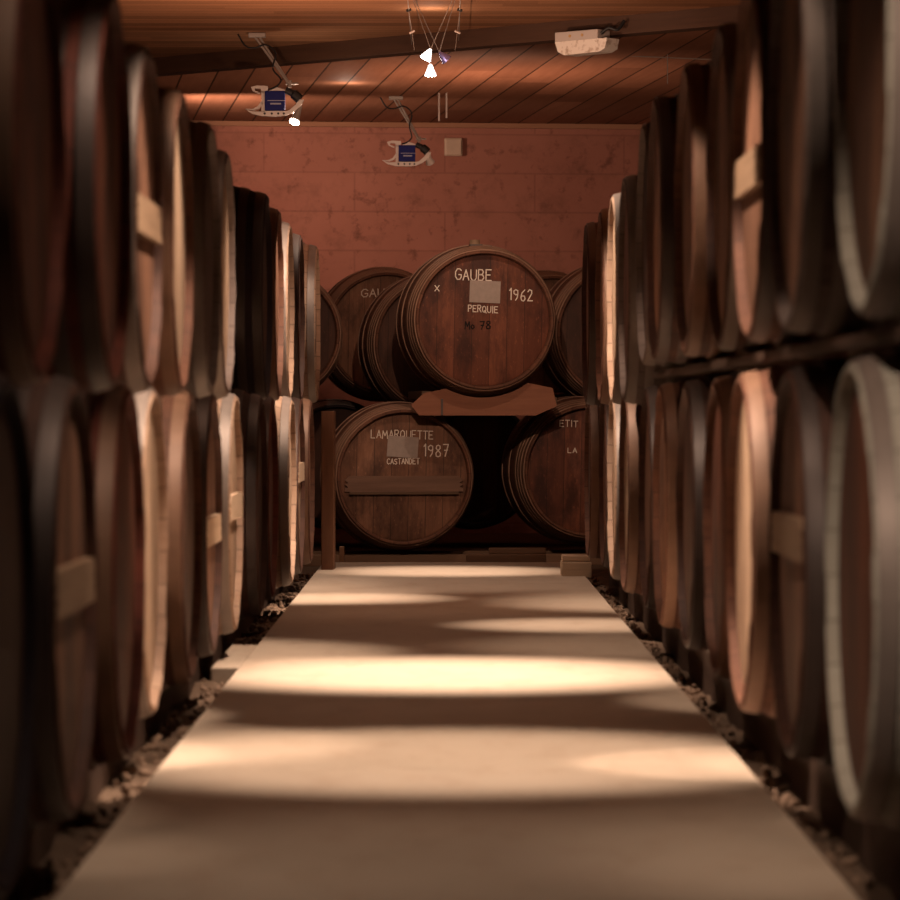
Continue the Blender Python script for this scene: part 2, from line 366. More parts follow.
def hoop_mesh(y0, wd, Rc, Rb, L):
    bm = bmesh.new(); rings = []
    for (y, dr) in ((y0-wd/2, -0.002), (y0-wd/2+0.001, 0.0045), (y0, 0.0052), (y0+wd/2-0.001, 0.0045), (y0+wd/2, -0.002)):
        rr = radius(y, Rc, Rb, L)+dr
        rings.append([bm.verts.new((rr*math.sin(2*math.pi*k/SEG), y, rr*math.cos(2*math.pi*k/SEG))) for k in range(SEG)])
    rings.append(rings[0])
    for a, b in zip(rings, rings[1:]):
        for k in range(SEG): bm.faces.new((a[k], a[(k+1) % SEG], b[(k+1) % SEG], b[k]))
    return bm
def bar_mesh(Rc, L, z=0.0, h=0.08, rec=0.020):
    """cross bar of the head, stepped at both ends"""
    bm = bmesh.new(); y0, y1 = -L/2+rec-0.019, -L/2+rec+0.0005
    e = math.sqrt((Rc-0.03)**2-(abs(z)+h/2)**2)-0.004
    pts = [(-e, z-h/2), (e, z-h/2), (e, z-h*0.28), (e-0.02, z-h*0.22), (e, z-h*0.05), (e-0.02, z+h*0.08), (e, z+h*0.22), (e-0.025, z+h/2),
           (-e+0.025, z+h/2), (-e, z+h*0.22), (-e+0.02, z+h*0.08), (-e, z-h*0.05), (-e+0.02, z-h*0.22), (-e, z-h*0.28)]
    prism(bm, pts, 1, y0, y1); return bm
LEN = 0.95
CACHE = {}
def cached(key, fn, smooth):
    if key not in CACHE:
        o = link(key[0], fn(), None, smooth=smooth); CACHE[key] = o.data; o.data.materials.append(IRON); bpy.data.objects.remove(o)
    return CACHE[key]
def part(name, me, mat, parent, loc=(0, 0, 0)):
    o = bpy.data.objects.new(name, me); C.objects.link(o); o.parent = parent; o.location = loc
    o.material_slots[0].link = 'OBJECT'; o.material_slots[0].material = mat; return o
def barrel(x, y, z, rotz, Rc, Rb, stave, head, hoop, label, group=None, bar=None, roll=0, L=LEN, seed=0, hoops='narrow', rec=0.020):
    """x,y,z = centre of the FRONT chime circle; the thing's origin is the middle of its belly's underside"""
    back = Vector((-math.sin(rotz), math.cos(rotz), 0))
    c = Vector((x, y, z))+back*(L/2)
    t = thing('barrel', label, 'barrel', c-Vector((0, 0, Rb)), rotz, group)
    k = (Rc, Rb, L); ax = (0, 0, Rb)
    b = part('staves', cached(('staves', k, seed % 4, rec), lambda: body_mesh(Rc, Rb, L, seed % 4, rec), 40), STAVE[stave], t, ax); b.rotation_euler = (0, roll, 0)
    hd = part('head', cached(('head', k, rec), lambda: head_mesh(Rc, L, rec), 30), HEAD[head], t, ax); hd.rotation_euler = (0, roll*0.35, 0)
    pos = {'narrow': [(-0.452, 0.034), (-0.395, 0.032), (-0.325, 0.030), (-0.15, 0.034), (0.15, 0.034), (0.395, 0.032), (0.452, 0.034)],
           'many': [(-0.440, 0.036), (-0.392, 0.034), (-0.345, 0.034), (-0.298, 0.034), (-0.14, 0.034), (0.14, 0.034), (0.345, 0.034), (0.392, 0.034), (0.440, 0.036)]}[hoops]
    for (y0, wd) in pos:
        y0 *= L/0.95
        part('hoop', cached(('hoop', k, y0), lambda: hoop_mesh(y0, wd, Rc, Rb, L), 40), hoop, t, ax)
    if bar:
        part('head_bar', cached(('head_bar', k, bar[0]), lambda: bar_mesh(Rc, L, bar[0]), 20), bar[1], t, ax)
    return t
def kid(t, name): return next(c for c in t.children if c.name.split('.')[0] == name)
ORD = ['first', 'second', 'third', 'fourth', 'fifth', 'sixth', 'seventh', 'eighth', 'ninth', 'tenth', 'eleventh', 'twelfth']
TXT = {'dark': 'dark brown', 'red': 'reddish brown', 'brown': 'brown', 'grey': 'grey', 'pale': 'pale', 'black': 'blackish', 'cool_lit': 'cool-lit grey-green'}
rngB = random.Random(11)
def row(side, dxs, ys, zc, Rc, Rb, staves, heads, hoops, bars, where, group, jit=0.0015, ords=None):
    n = len(ys)
    k_seen = 0
    for k in range(n):
        if dxs[k] is None: continue
        X = dxs[k]*ys[k]/F
        w_ = ords[k_seen] if ords else ORD[k_seen]+' from camera'
        bt = ' with a cross bar' if bars.get(k) else ''
        lab = f"{TXT[staves[k]]} oak barrel{bt}, {w_} {where}"
        barrel(side*X, ys[k], zc+rngB.uniform(-jit, jit), R(90) if side < 0 else R(-90), Rc, Rb, staves[k], heads[k], hoops[k], lab, group,
               bars.get(k), rngB.uniform(-0.12, 0.12), seed=rngB.randrange(99))
        k_seen += 1
I_, U_, G_ = IRON, RUST, GREYHOOP
row(-1, [435, 367, 314, 289, 252, 230, 208, 182, 171, 152, 143, 133], [(4.49+0.898*k)*S for k in range(12)], 0.454, 0.371, 0.450,
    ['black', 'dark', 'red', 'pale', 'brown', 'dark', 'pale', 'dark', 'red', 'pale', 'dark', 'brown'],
    ['dark', 'brown', 'red', 'pale', 'brown', 'brown', 'pale', 'dark', 'red', 'pale', 'pale', 'brown'],
    [I_, I_, U_, G_, U_, I_, G_, I_, I_, G_, I_, U_], {1: (0.02, BAR), 5: (-0.02, BARP), 6: (0.02, BARP), 10: (0.06, BARP)},
    'in lower left row', 'barrels in the lower left row')
row(-1, [402, 329, 294, 261, 232, 216, None, 177, 165, 154, 143, 127], [(4.939+0.898*k)*S for k in range(12)], 1.196, 0.365, 0.442,
    ['red', 'red', 'dark', 'brown', 'grey', 'grey', 'dark', 'black', 'brown', 'pale', 'dark', 'pale'],
    ['red', 'red', 'brown', 'pale', 'dark', 'pale', 'dark', 'dark', 'brown', 'pale', 'dark', 'brown'],
    [U_, I_, G_, U_, G_, G_, I_, I_, U_, G_, I_, G_], {2: (0.0, BAR)},
    'in upper left row', 'barrels in the upper left row')
row(1, [403, 340, 293, 268, 239, 214, 199, 178, 166, 157, 142], [(5.078+0.909*k)*S for k in range(11)], 0.488, 0.368, 0.425,
    ['cool_lit', 'dark', 'brown', 'brown', 'dark', 'brown', 'dark', 'brown', 'pale', 'dark', 'brown'],
    ['red', 'brown', 'pale', 'red', 'dark', 'brown', 'brown', 'pale', 'pale', 'brown', 'dark'],
    [G_, I_, U_, U_, I_, U_, I_, U_, G_, I_, U_], {1: (0.05, BAR)},
    'in lower right row', 'barrels in the lower right row')
row(1, [414, 340, 301, 272, 238, 208, 197], [(4.917+0.86*k)*S for k in range(7)], 1.322, 0.387, 0.415,
    ['cool_lit', 'grey', 'brown', 'dark', 'brown', 'dark', 'grey'],
    ['brown', 'brown', 'brown', 'brown', 'brown', 'brown', 'dark'],
    [G_, G_, I_, G_, U_, I_, G_], {2: (-0.03, BAR)},
    'in raised upper right row', 'barrels in the upper right row on timbers')
row(1, [178, 166, 154, 140], [(10.99+0.909*k)*S for k in range(4)], 1.212, 0.393, 0.455,
    ['grey', 'pale', 'brown', 'dark'], ['red', 'pale', 'brown', 'brown'], [G_, G_, U_, I_], {},
    'in far upper right row', 'far barrels in the upper right row')

# supporting timbers
def timber(c, s, mat, label, cat='timber', name='timber', bev=0.006, rotz=0, group=None):
    bm = bmesh.new(); box(bm, (0, 0, s[2]/2), s, bev); o = link(name, bm, mat); o.location = (c[0], c[1], c[2]); o.rotation_euler = (0, 0, rotz)
    return tag(o, label, cat, group)
def rtop(zc, Rc, Rb, inset): return zc-radius(-LEN/2+inset, Rc, Rb, LEN)
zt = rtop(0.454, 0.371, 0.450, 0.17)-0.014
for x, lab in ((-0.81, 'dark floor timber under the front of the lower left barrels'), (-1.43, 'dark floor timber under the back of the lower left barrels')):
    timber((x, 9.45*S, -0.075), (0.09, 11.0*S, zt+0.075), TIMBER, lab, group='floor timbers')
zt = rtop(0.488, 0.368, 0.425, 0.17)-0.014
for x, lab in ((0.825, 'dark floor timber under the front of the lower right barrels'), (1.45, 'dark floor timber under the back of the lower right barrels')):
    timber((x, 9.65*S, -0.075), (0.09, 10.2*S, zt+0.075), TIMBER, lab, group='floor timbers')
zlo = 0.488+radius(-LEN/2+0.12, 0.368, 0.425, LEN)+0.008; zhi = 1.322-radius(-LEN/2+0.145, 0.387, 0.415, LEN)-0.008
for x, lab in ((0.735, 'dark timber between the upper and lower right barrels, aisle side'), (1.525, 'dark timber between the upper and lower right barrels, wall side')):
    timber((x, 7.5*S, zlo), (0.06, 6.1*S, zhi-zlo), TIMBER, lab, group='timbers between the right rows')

# ------------------------------------------------------------------ stack at the end of the aisle
GL = {'G': [[(.6, .85), (.42, 1), (.18, .98), (0, .7), (0, .28), (.2, 0), (.45, .02), (.6, .22), (.6, .45), (.34, .45)]],
 'A': [[(0, 0), (.3, 1), (.6, 0)], [(.12, .36), (.48, .36)]], 'U': [[(0, 1), (.02, .25), (.2, 0), (.42, .02), (.58, .25), (.6, 1)]],
 'B': [[(0, 0), (.02, 1), (.4, .98), (.52, .78), (.4, .55), (.02, .52), (.45, .5), (.58, .25), (.42, 0), (0, 0)]],
 'E': [[(.52, 1), (0, 1), (0, 0), (.55, 0)], [(0, .52), (.42, .52)]], 'P': [[(0, 0), (0, 1), (.4, 1), (.55, .78), (.4, .5), (0, .48)]],
 'R': [[(0, 0), (0, 1), (.4, 1), (.55, .78), (.4, .52), (0, .5)], [(.25, .5), (.58, 0)]],
 'Q': [[(.3, 0), (.06, .18), (0, .5), (.08, .85), (.3, 1), (.52, .85), (.6, .5), (.52, .15), (.3, 0)], [(.36, .28), (.66, -.1)]],
 'I': [[(.12, 0), (.12, 1)]], 'L': [[(0, 1), (0, 0), (.5, 0)]], 'M': [[(0, 0), (.08, 1), (.36, .35), (.64, 1), (.72, 0)]],
 'T': [[(0, 1), (.6, 1)], [(.3, 1), (.3, 0)]], 'C': [[(.56, .85), (.35, 1), (.1, .85), (0, .5), (.1, .14), (.35, 0), (.56, .15)]],
 'S': [[(.52, .86), (.3, 1), (.05, .85), (.1, .6), (.45, .42), (.54, .2), (.3, 0), (.02, .14)]], 'N': [[(0, 0), (0, 1), (.56, 0), (.56, 1)]],
 'D': [[(0, 0), (0, 1), (.32, .98), (.56, .7), (.56, .3), (.32, 0), (0, 0)]], 'o': [[(.25, 0), (.03, .15), (0, .35), (.2, .55), (.42, .45), (.46, .2), (.25, 0)]],
 'x': [[(0, 0), (.5, .8)], [(0, .8), (.5, 0)]], '1': [[(.05, .8), (.22, 1), (.22, 0)]],
 '9': [[(.5, .62), (.3, .5), (.06, .62), (.04, .85), (.25, 1), (.48, .9), (.5, .62), (.44, .25), (.25, 0)]],
 '6': [[(.46, 1), (.16, .72), (.03, .32), (.14, .05), (.36, 0), (.52, .2), (.44, .45), (.2, .46), (.05, .3)]],
 '2': [[(.03, .8), (.2, 1), (.45, .92), (.46, .66), (.02, 0), (.54, .02)]],
 '8': [[(.26, .54), (.06, .72), (.1, .93), (.28, 1), (.46, .92), (.48, .72), (.26, .54), (.03, .3), (.08, .06), (.28, 0), (.5, .08), (.52, .3), (.26, .54)]],
 '7': [[(.02, 1), (.54, 1), (.22, 0)], [(.14, .5), (.46, .52)]]}
ADV = {'M': .95, 'I': .42, '1': .48, 'Q': .85}
def lettering(parent, text, x0, x1, zb, hgt, y, mat, wd=0.0055, tilt=0.0, seed=1):
    """hand-painted strokes lying on the head, x0..x1 wide, base line at zb"""
    rng = random.Random(seed+len(text)); bm = bmesh.new()
    tot = sum(ADV.get(ch, .8) if ch != ' ' else .5 for ch in text)-.2; sc = (x1-x0)/tot; cx = 0
    for ch in text:
        if ch == ' ': cx += .5; continue
        j = rng.uniform(-.05, .05); s_ = rng.uniform(.93, 1.05)
        for ln in GL[ch]:
            P = [Vector((x0+(cx+p[0])*sc, 0, zb+hgt*(p[1]*s_+j)+((cx+p[0])*sc)*tilt)) for p in ln]
            for a, b in zip(P, P[1:]):
                d = (b-a)
                if d.length < 1e-5: continue
                u = d.normalized(); nrm = Vector((-u.z, 0, u.x))*wd*0.40; e = u*wd*0.35
                q = [a-e-nrm, b+e-nrm, b+e+nrm, a-e+nrm]
                lo = [bm.verts.new((v.x, y, v.z)) for v in q]; hi = [bm.verts.new((v.x, y-0.0012, v.z)) for v in q]
                bm.faces.new(hi); bm.faces.new(list(reversed(lo)))
                for i in range(4): bm.faces.new((lo[i], lo[(i+1) % 4], hi[(i+1) % 4], hi[i]))
        cx += ADV.get(ch, .8)
    hd = kid(parent, 'head'); o = link('lettering', bm, mat, hd); o.location = (0, 0, -hd.location.z); return o
def paper(parent, x, z, w_, h_, y, tilt, mat=None):
    bm = bmesh.new(); box(bm, (0, 0, 0), (w_, 0.0015, h_)); hd = kid(parent, 'head'); o = link('paper_label', bm, mat or PAPER, hd); o.location = (x, y, z-hd.location.z); o.rotation_euler = (0, tilt, 0); return o
def pile(px, py, Y, Rpx, stave, head, hoop, label, Rb=None, bar=None, seed=0, group='barrels stacked at the end', L=LEN):
    p = at(px, py, Y); Rc = Rpx*Y/F0
    b = barrel(p.x, p.y, p.z, ROOM, round(Rc, 4), round(Rb or Rc*1.13, 4), stave, head, hoop, label, group, bar, 0.05, L, seed, 'many', 0.046)
    return b, p, Y/F0, (Rb or Rc*1.13), -L/2+0.046
# GAUBE
b, p, s, Rb, yh = pile(485, 320, 16.70, 69.5, 'brown', 'red', U_, 'oak barrel marked GAUBE 1962, on the red cradle at the end', seed=1)
X = lambda px: (px-485)*s
Z = lambda py: Rb+(320-py)*s
lettering(b, 'GAUBE', X(455.5), X(492), Z(280), 10.5*s, yh, CHALK, 0.007, 0.0, 1)
lettering(b, '1962', X(510), X(534), Z(299), 11*s, yh, CHALK, 0.007, -0.03, 2)
lettering(b, 'PERQUIE', X(469), X(499), Z(311.5), 6.5*s, yh, CHALK, 0.0055, -0.04, 3)
lettering(b, 'x', X(435), X(440), Z(292), 6.5*s, yh, CHALK, 0.0055)
lettering(b, 'Mo', X(466), X(476), Z(329), 7.5*s, yh, CHAR, 0.008, 0.0, 5)
lettering(b, '78', X(481), X(492), Z(329), 8*s, yh, CHAR, 0.008, 0.05, 5)
paper(b, X(485.5), Z(291.5), 31*s, 22*s, yh-0.002, 0.02)
bm = bmesh.new(); tube(bm, [(0, 0, 2*Rb-0.02), (0, 0, 2*Rb+0.03)], [0.034, 0.028], 16); link('bung', bm, BAR, b)
bm = bmesh.new(); box(bm, (0.01, -0.26, 2*Rb-0.022), (0.10, 0.09, 0.014), 0.003); box(bm, (-0.02, -0.22, 2*Rb-0.010), (0.07, 0.05, 0.012), 0.003); link('hoop_clasp', bm, IRON, b)
# LAMARQUETTE
b, p, s, Rb, yh = pile(404.5, 477.5, 16.88, 67.5, 'brown', 'brown', U_, 'oak barrel marked LAMARQUETTE 1987, at floor level beyond the walkway', Rb=0.415, seed=2)
X = lambda px: (px-404.5)*s
Z = lambda py: Rb+(477.5-py)*s
lettering(b, 'LAMARQUETTE', X(371), X(433.5), Z(438.5), 8*s, yh, CHALK, 0.0055, 0.0, 1)
lettering(b, '1987', X(424), X(449.5), Z(456), 11.5*s, yh, CHALK, 0.007, 0.02, 2)
lettering(b, 'CASTANDET', X(387.5), X(420), Z(464.5), 5.5*s, yh, CHALK, 0.0048, 0.03, 3)
paper(b, X(403), Z(447), 31*s, 21*s, yh-0.002, 0.05)
o = part('head_bar', cached(('head_bar', 'lam'), lambda: bar_mesh(67.5*s, LEN, -0.035, 0.085, 0.046), 20), BARM, b, (0, 0, Rb))
bm = bmesh.new(); box(bm, (0, yh-0.020, -0.086), (0.60, 0.022, 0.016), 0.003); link('bar_ledge', bm, BARD, o)
# ETIT..
b, p, s, Rb, yh = pile(590, 471, 17.1, 65.5, 'brown', 'red', U_, 'oak barrel marked ETIT, half hidden behind the lower right row', Rb=0.415, seed=3)
X = lambda px: (px-590)*s
Z = lambda py: Rb+(471-py)*s
lettering(b, 'ETIT', X(560), X(578), Z(427), 6*s, yh, CHALK, 0.005, 0.0, 1)
lettering(b, 'LA', X(568.5), X(577.5), Z(453), 5*s, yh, CHALK, 0.0045, 0.0, 2)
# second rank and neighbours
b, p, s, Rb, yh = pile(388, 333, 18.96, 60.5, 'brown', 'brown', U_, 'oak barrel marked GAU, behind and left of the GAUBE barrel', seed=4)
lettering(b, 'GAU', (361.5-388)*s, (384-388)*s, Rb+(333-297)*s, 8*s, yh, CHALK, 0.007, 0.03, 1)
pile(441, 344, 17.85, 66, 'brown', 'dark', U_, 'oak barrel right behind the GAUBE barrel, its hoops showing at left', seed=9)
pile(553, 336, 19.15, 60, 'brown', 'brown', U_, 'oak barrel peeping over the right shoulder of the GAUBE barrel', seed=5)
pile(280, 334, 17.55, 60, 'brown', 'dark', U_, 'upper oak barrel at far left, half hidden behind the left rows', seed=6)
pile(623, 333, 17.62, 66, 'brown', 'dark', U_, 'upper oak barrel right of the GAUBE barrel, half hidden behind the right rows', seed=7)
for px, lab in ((338, 'shade-toned oak barrel low in the second rank, left'), (478, 'shade-toned oak barrel low in the second rank, between the LAMARQUETTE and ETIT barrels'), (622, 'shade-toned oak barrel low in the second rank, right')):
    pile(px, 465, 19.3+0.108*(px-478)*19/F, 60, 'black', 'dark', I_, lab, Rb=0.41, seed=px)  # near-black staves and dark heads put the shade of the gap into the colour
p0 = at(232, 478, 17.7); barrel(p0.x, p0.y, p0.z, ROOM, 0.36, 0.41, 'dark', 'dark', I_, 'dark oak barrel on the floor left of the LAMARQUETTE barrel', 'barrels stacked at the end', None, 0, LEN, 8, 'many')

# cradle under GAUBE
YC = 16.70*S+0.115; kx = 16.73/F0
g = at(485, 320, 16.70); g.x -= 0.012; Rg = 0.418; bm = bmesh.new()
bx = lambda px: (px-VX)*kx
zz = lambda py: H+(VY-py)*kx
pts = [(bx(411), zz(405)), (bx(419), zz(415.5)), (bx(536), zz(415.5)), (bx(557), zz(406)), (bx(553), zz(388))]
a0, a1 = R(28), R(-36)
arc = [(g.x+Rg*math.sin(-a1+(a1-a0)*k/14), g.z-Rg*math.cos(-a1+(a1-a0)*k/14)) for k in range(15)]
pts += [(x_, z_) for x_, z_ in arc] + [(bx(424), zz(393))]
prism(bm, pts, 1, -0.032, 0.032)
cr = thing('barrel_cradle', 'red-brown wooden cradle carrying the GAUBE barrel', 'cradle', (0, YC, 0))
link('cradle_plank', bm, CRADLE, cr)
bm = bmesh.new(); box(bm, (bx(442), -0.036, zz(407)), (0.012, 0.012, 0.09), 0.002); link('nail', bm, IRON, cr)
for x_, z_ in ((-0.10, 0.866), (0.585, 0.832)):
    bm = bmesh.new(); box(bm, (0, 0.39, 0), (0.05, 0.76, 0.045), 0.004); o = link('bearer', bm, BARD, cr); o.location = (x_, 0, z_); o.rotation_euler = (0, 0, ROOM)
# base timbers of the stack, low planks, stake, block, board
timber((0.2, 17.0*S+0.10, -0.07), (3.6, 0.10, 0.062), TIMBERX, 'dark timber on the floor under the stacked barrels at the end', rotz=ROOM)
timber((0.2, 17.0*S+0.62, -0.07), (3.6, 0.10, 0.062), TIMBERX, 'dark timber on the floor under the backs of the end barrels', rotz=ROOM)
q = at(506, 560, 16.25)
timber((q.x, 16.3*S, -0.07), (0.42, 0.12, 0.10), TIMBERX, 'low wooden plank on the floor beyond the walkway', 'plank', 'plank')
timber((q.x+0.06, 16.3*S, 0.03), (0.30, 0.10, 0.03), TIMBERX, 'short plank lying on the low plank beyond the walkway', 'plank', 'plank')
q = at(341.5, 560, 16.2)
timber((q.x, 16.25*S, -0.07), (0.026, 0.026, 0.14), LIGHTWOOD, 'small pale wooden stake beside the LAMARQUETTE barrel', 'stake', 'wooden_stake', 0.003)
q = at(573, 579, 14.6)
timber((q.x+0.02, 14.75*S, -0.01), (0.14, 0.26, 0.075), LIGHTWOOD, 'pale wooden block at the foot of the right row', 'block', 'wooden_block', 0.005)
timber((q.x+0.02, 14.78*S, 0.067), (0.13, 0.22, 0.026), LIGHTWOOD, 'pale board lying on the wooden block at right', 'board', 'wooden_board', 0.004)
q = at(328, 556, 15.3)
timber((q.x, 15.35*S, -0.075), (0.062, 0.30, 0.855), BOARD, 'upright reddish board closing the lower left row', 'board', 'upright_board', 0.005)
q = at(345, 411, 16.3)

q = at(241, 655, 9.95)
bm = bmesh.new(); box(bm, (0, 0, 0.035), (0.085, 1.1, 0.07), 0.005); o = link('paving_slab', bm, wm_); o.location = (WL-0.0445, q.y, -0.075)
tag(o, 'narrow pale slab in the dirt along the left edge of the walkway', 'slab')
# ------------------------------------------------------------------ ceiling fittings
def arm_lamp(Y, label, lit):
    m = {True: (257, 33), False: (396, 97)}[lit]
    k = Y/F if lit else Y/F
    ref = (275, 101) if lit else (407, 153.5)                  # centre of the blue box
    s = 16.4/F0                                                # one size for both lamps
    top = at(m[0], m[1], Y); box_c = at(ref[0], ref[1], Y)
    t = thing('ceiling_lamp', label, 'lamp', (box_c.x, Y*S, box_c.z), 0, 'cable lamps with blue boxes')
    d = top-box_c; d.y = 0
    P = lambda x, z, y=0.0: Vector(((x-380)/11.25*s, y, (455-z)/11.25*s))   # drawing units of the close-up
    Q = lambda x, z: tuple(P(x, z).xz)
    bm = bmesh.new(); box(bm, (d.x, 0, ZC-box_c.z-0.012), (0.09, 0.06, 0.022), 0.004); link('mount_plate', bm, STEEL, t)
    dz = ZC-box_c.z-0.02
    bm = bmesh.new()
    tube(bm, [(d.x-0.012, -0.012, dz), P(540, 270, -0.012)], 0.0065); link('arm', bm, STEEL, t)
    bm = bmesh.new()
    tube(bm, [(d.x+0.012, 0.012, dz), P(560, 285, 0.012)], 0.0065); link('arm', bm, STEEL, t)
    bm = bmesh.new(); tube(bm, [P(500, 262), P(640, 258)], 0.006); tube(bm, [P(545, 225), P(545, 300)], 0.011); link('joint', bm, STEEL, t)
    bm = bmesh.new(); tube(bm, curve_pts([(d.x-0.10, -0.02, dz+0.012), (d.x-0.06, -0.02, dz-0.05), (d.x-0.01, -0.02, dz-0.06), (d.x+0.05, -0.02, dz-0.045), (d.x+0.10, -0.02, dz-0.09), (d.x+0.085, -0.02, dz-0.17), P(440, 200, -0.02), P(440, 250, -0.02), P(390, 300, -0.02), P(310, 330, -0.01)]), 0.005, 6); link('cord', bm, BLACK, t)
    bm = bmesh.new(); box(bm, P(380, 455), (225/11.25*s, 0.055, 218/11.25*s), 0.004); tb = link('transformer_box', bm, BLUE, t)
    bm = bmesh.new(); box(bm, P(400, 455, -0.028), (205/11.25*s, 0.002, 8/11.25*s)); box(bm, P(390, 490, -0.028), (120/11.25*s, 0.002, 18/11.25*s)); link('printed_stripe', bm, STRIPE, tb)
    # white cradle: lower crescent with a split tail, upright, upper fin and nose
    y0, y1 = -0.012, 0.022
    bm = bmesh.new()
    prism(bm, [Q(*p) for p in [(45, 545), (120, 600), (230, 625), (380, 632), (500, 620), (600, 580), (672, 510), (705, 440), (650, 440), (610, 500), (540, 562), (500, 570), (260, 568), (235, 575), (130, 575)]], 1, y0, y1)
    prism(bm, [Q(*p) for p in [(45, 545), (130, 545), (190, 515), (225, 460), (248, 480), (205, 540), (140, 562)]], 1, y0, y1)
    prism(bm, [Q(*p) for p in [(225, 350), (268, 350), (262, 580), (225, 580), (232, 480)]], 1, y0, y1)
    prism(bm, [Q(*p) for p in [(110, 300), (180, 282), (300, 288), (300, 330), (270, 360), (225, 360), (222, 318), (150, 316), (155, 340), (215, 365), (205, 378), (130, 345)]], 1, y0, y1)
    prism(bm, [Q(*p) for p in [(320, 320), (400, 300), (500, 330), (500, 352), (320, 345)]], 1, y0, y1)
    lf = link('lamp_frame', bm, WHITE, t)
    for hx in (265, 345, 418, 480):
        bm = bmesh.new(); tube(bm, [P(hx, 598, -0.0135), P(hx, 598, -0.0125)], 0.0062, 12); link('frame_hole', bm, BLACK, lf)
    bm = bmesh.new(); tube(bm, curve_pts([P(500, 335, -0.015), P(590, 380, -0.015), P(660, 440, -0.015)]), [0.018]*6+[0.026]*7, 12); link('lamp_neck', bm, BLACK, t)
    # halogen reflector
    a = P(640, 560); bdir = Vector((-0.30, -0.25, -1)).normalized() if lit else Vector((0.25, 0.6, -0.6)).normalized()
    if not lit: a = P(650, 470, 0.0)
    bm = bmesh.new(); tube(bm, [a+Vector((0.012, 0, 0.02)), a+bdir*0.03, a+bdir*0.07], [0.010, 0.020, 0.030], 16); rf = link('reflector', bm, STEEL if lit else WHITE, t)
    if lit:
        bm = bmesh.new(); tube(bm, [a+bdir*0.060, a+bdir*0.074, a+bdir*0.082], [0.028, 0.026, 0.010], 16); link('bulb', bm, GLOW, rf)
        L0 = Vector((box_c.x, Y*S, box_c.z))+a+bdir*0.10
        spot('spot_light', L0, L0+bdir, 25, 110, 0.6)
        point('bulb_light', L0+Vector((0.03, 0.1, 0.08)), 2.5)
    return t
arm_lamp(16.4, 'ceiling lamp with a blue box and lit bulb, nearer, at left', True)
arm_lamp(19.7, 'unlit ceiling lamp with a blue box, farther, before the end wall', False)

# cable pair and pendant spots
YS = 14.0
ZQ = at(0, -20, YS).z
for px, nm in ((406, 'left'), (461, 'right')):
    xq = at(px, -20, YS).x; bm = bmesh.new()
    tube(bm, [(xq, 6.0*S, ZQ), (xq, 10*S, ZQ), (xq, beam_y(xq)-0.03, ZQ)], 0.0022, 6)
    tag(link('light_cable', bm, STEEL), f'thin {nm} suspension cable of the lit pendant spots', 'cable', 'suspension cables')
    w_ = at(412 if px < 430 else 457.5, 32, 15.05)
    c_ = thing('cable_tensioner', f'small pale tensioner hanging on the {nm} suspension cable', 'tensioner', tuple(w_), 0, 'cable tensioners')
    sg = 1 if px < 430 else -1; ex = xq-w_.x; ez = ZQ-w_.z
    bm = bmesh.new(); tube(bm, [(-0.013, 0, -0.006*sg), (0.013, 0, 0.006*sg)], 0.005, 8); link('clamp', bm, WHITE, c_)
    bm = bmesh.new(); tube(bm, [(0, 0, 0), (ex, 0, ez)], 0.0018, 6); tube(bm, [(0, 0, 0), (0.012*sg, 0, -0.09)], 0.0012, 6); link('wire', bm, STEEL, c_)
    bm = bmesh.new(); tube(bm, [(ex-0.012, 0, ez-0.004*sg), (ex+0.012, 0, ez+0.004*sg)], 0.007, 8); link('clip', bm, BLACK, c_)
def pendant(px, py, tip, wires, mat, lit, label, Y=YS, h=0.05, r=0.027):
    p = at(px, py, Y); t = thing('pendant_spotlight', label, 'spotlight', tuple(p), 0, 'pendant spots on the cables')
    d = Vector(tip).normalized(); apex = -d*h*0.5; base = d*h*0.5
    bm = bmesh.new(); tube(bm, [apex, apex+d*h*0.15, base], [0.005, 0.009, r], 20); sh = link('shade', bm, mat, t)
    bm = bmesh.new(); tube(bm, [base-d*0.004, base+d*0.003], [r*0.86, r*0.8], 20); link('lens', bm, GLOWV if lit else VIOLET, sh)
    for wx, wy in wires:
        e = at(wx, wy, Y)-p
        bm = bmesh.new(); tube(bm, [apex, (e.x, 0, e.z)], 0.0016, 6); link('wire', bm, STEEL, t)
    if lit:
        L0 = p+base+d*0.03; spot('spot_light', L0, L0+d, lit, 60, 0.6)
    return t
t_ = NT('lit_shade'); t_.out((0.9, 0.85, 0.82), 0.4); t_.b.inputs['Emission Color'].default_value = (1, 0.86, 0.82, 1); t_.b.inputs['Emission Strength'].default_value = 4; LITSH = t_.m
pendant(428, 54, (-0.45, 0.1, -0.8), [(406, -20), (461, -20)], LITSH, 60, 'upper lit conical pendant spot hanging in the middle')
pendant(430.5, 70, (0, 0.05, -1), [(431, 58)], LITSH, 60, 'lower lit conical pendant spot hanging straight down', Y=14.06, h=0.052)
pendant(443, 56, (0.55, 0.15, -0.55), [(406, -20), (461, -20)], VIOLET, 0, 'unlit violet pendant spot beside the lit pair', Y=14.12)
# rods near the end wall
for px, yb in ((439, 121), (446.5, 118)):
    q0 = at(px, 93, 19.5); q1 = at(px, yb, 19.5); bm = bmesh.new(); tube(bm, [(q0.x, q0.y, ZC), (q1.x, q1.y, q1.z)], 0.006, 8)
    tag(link('ceiling_rod', bm, WHITE), f"thin white rod hanging from the ceiling by the wall box, {'left' if px < 442 else 'right'} of two", 'rod', 'hanging rods')
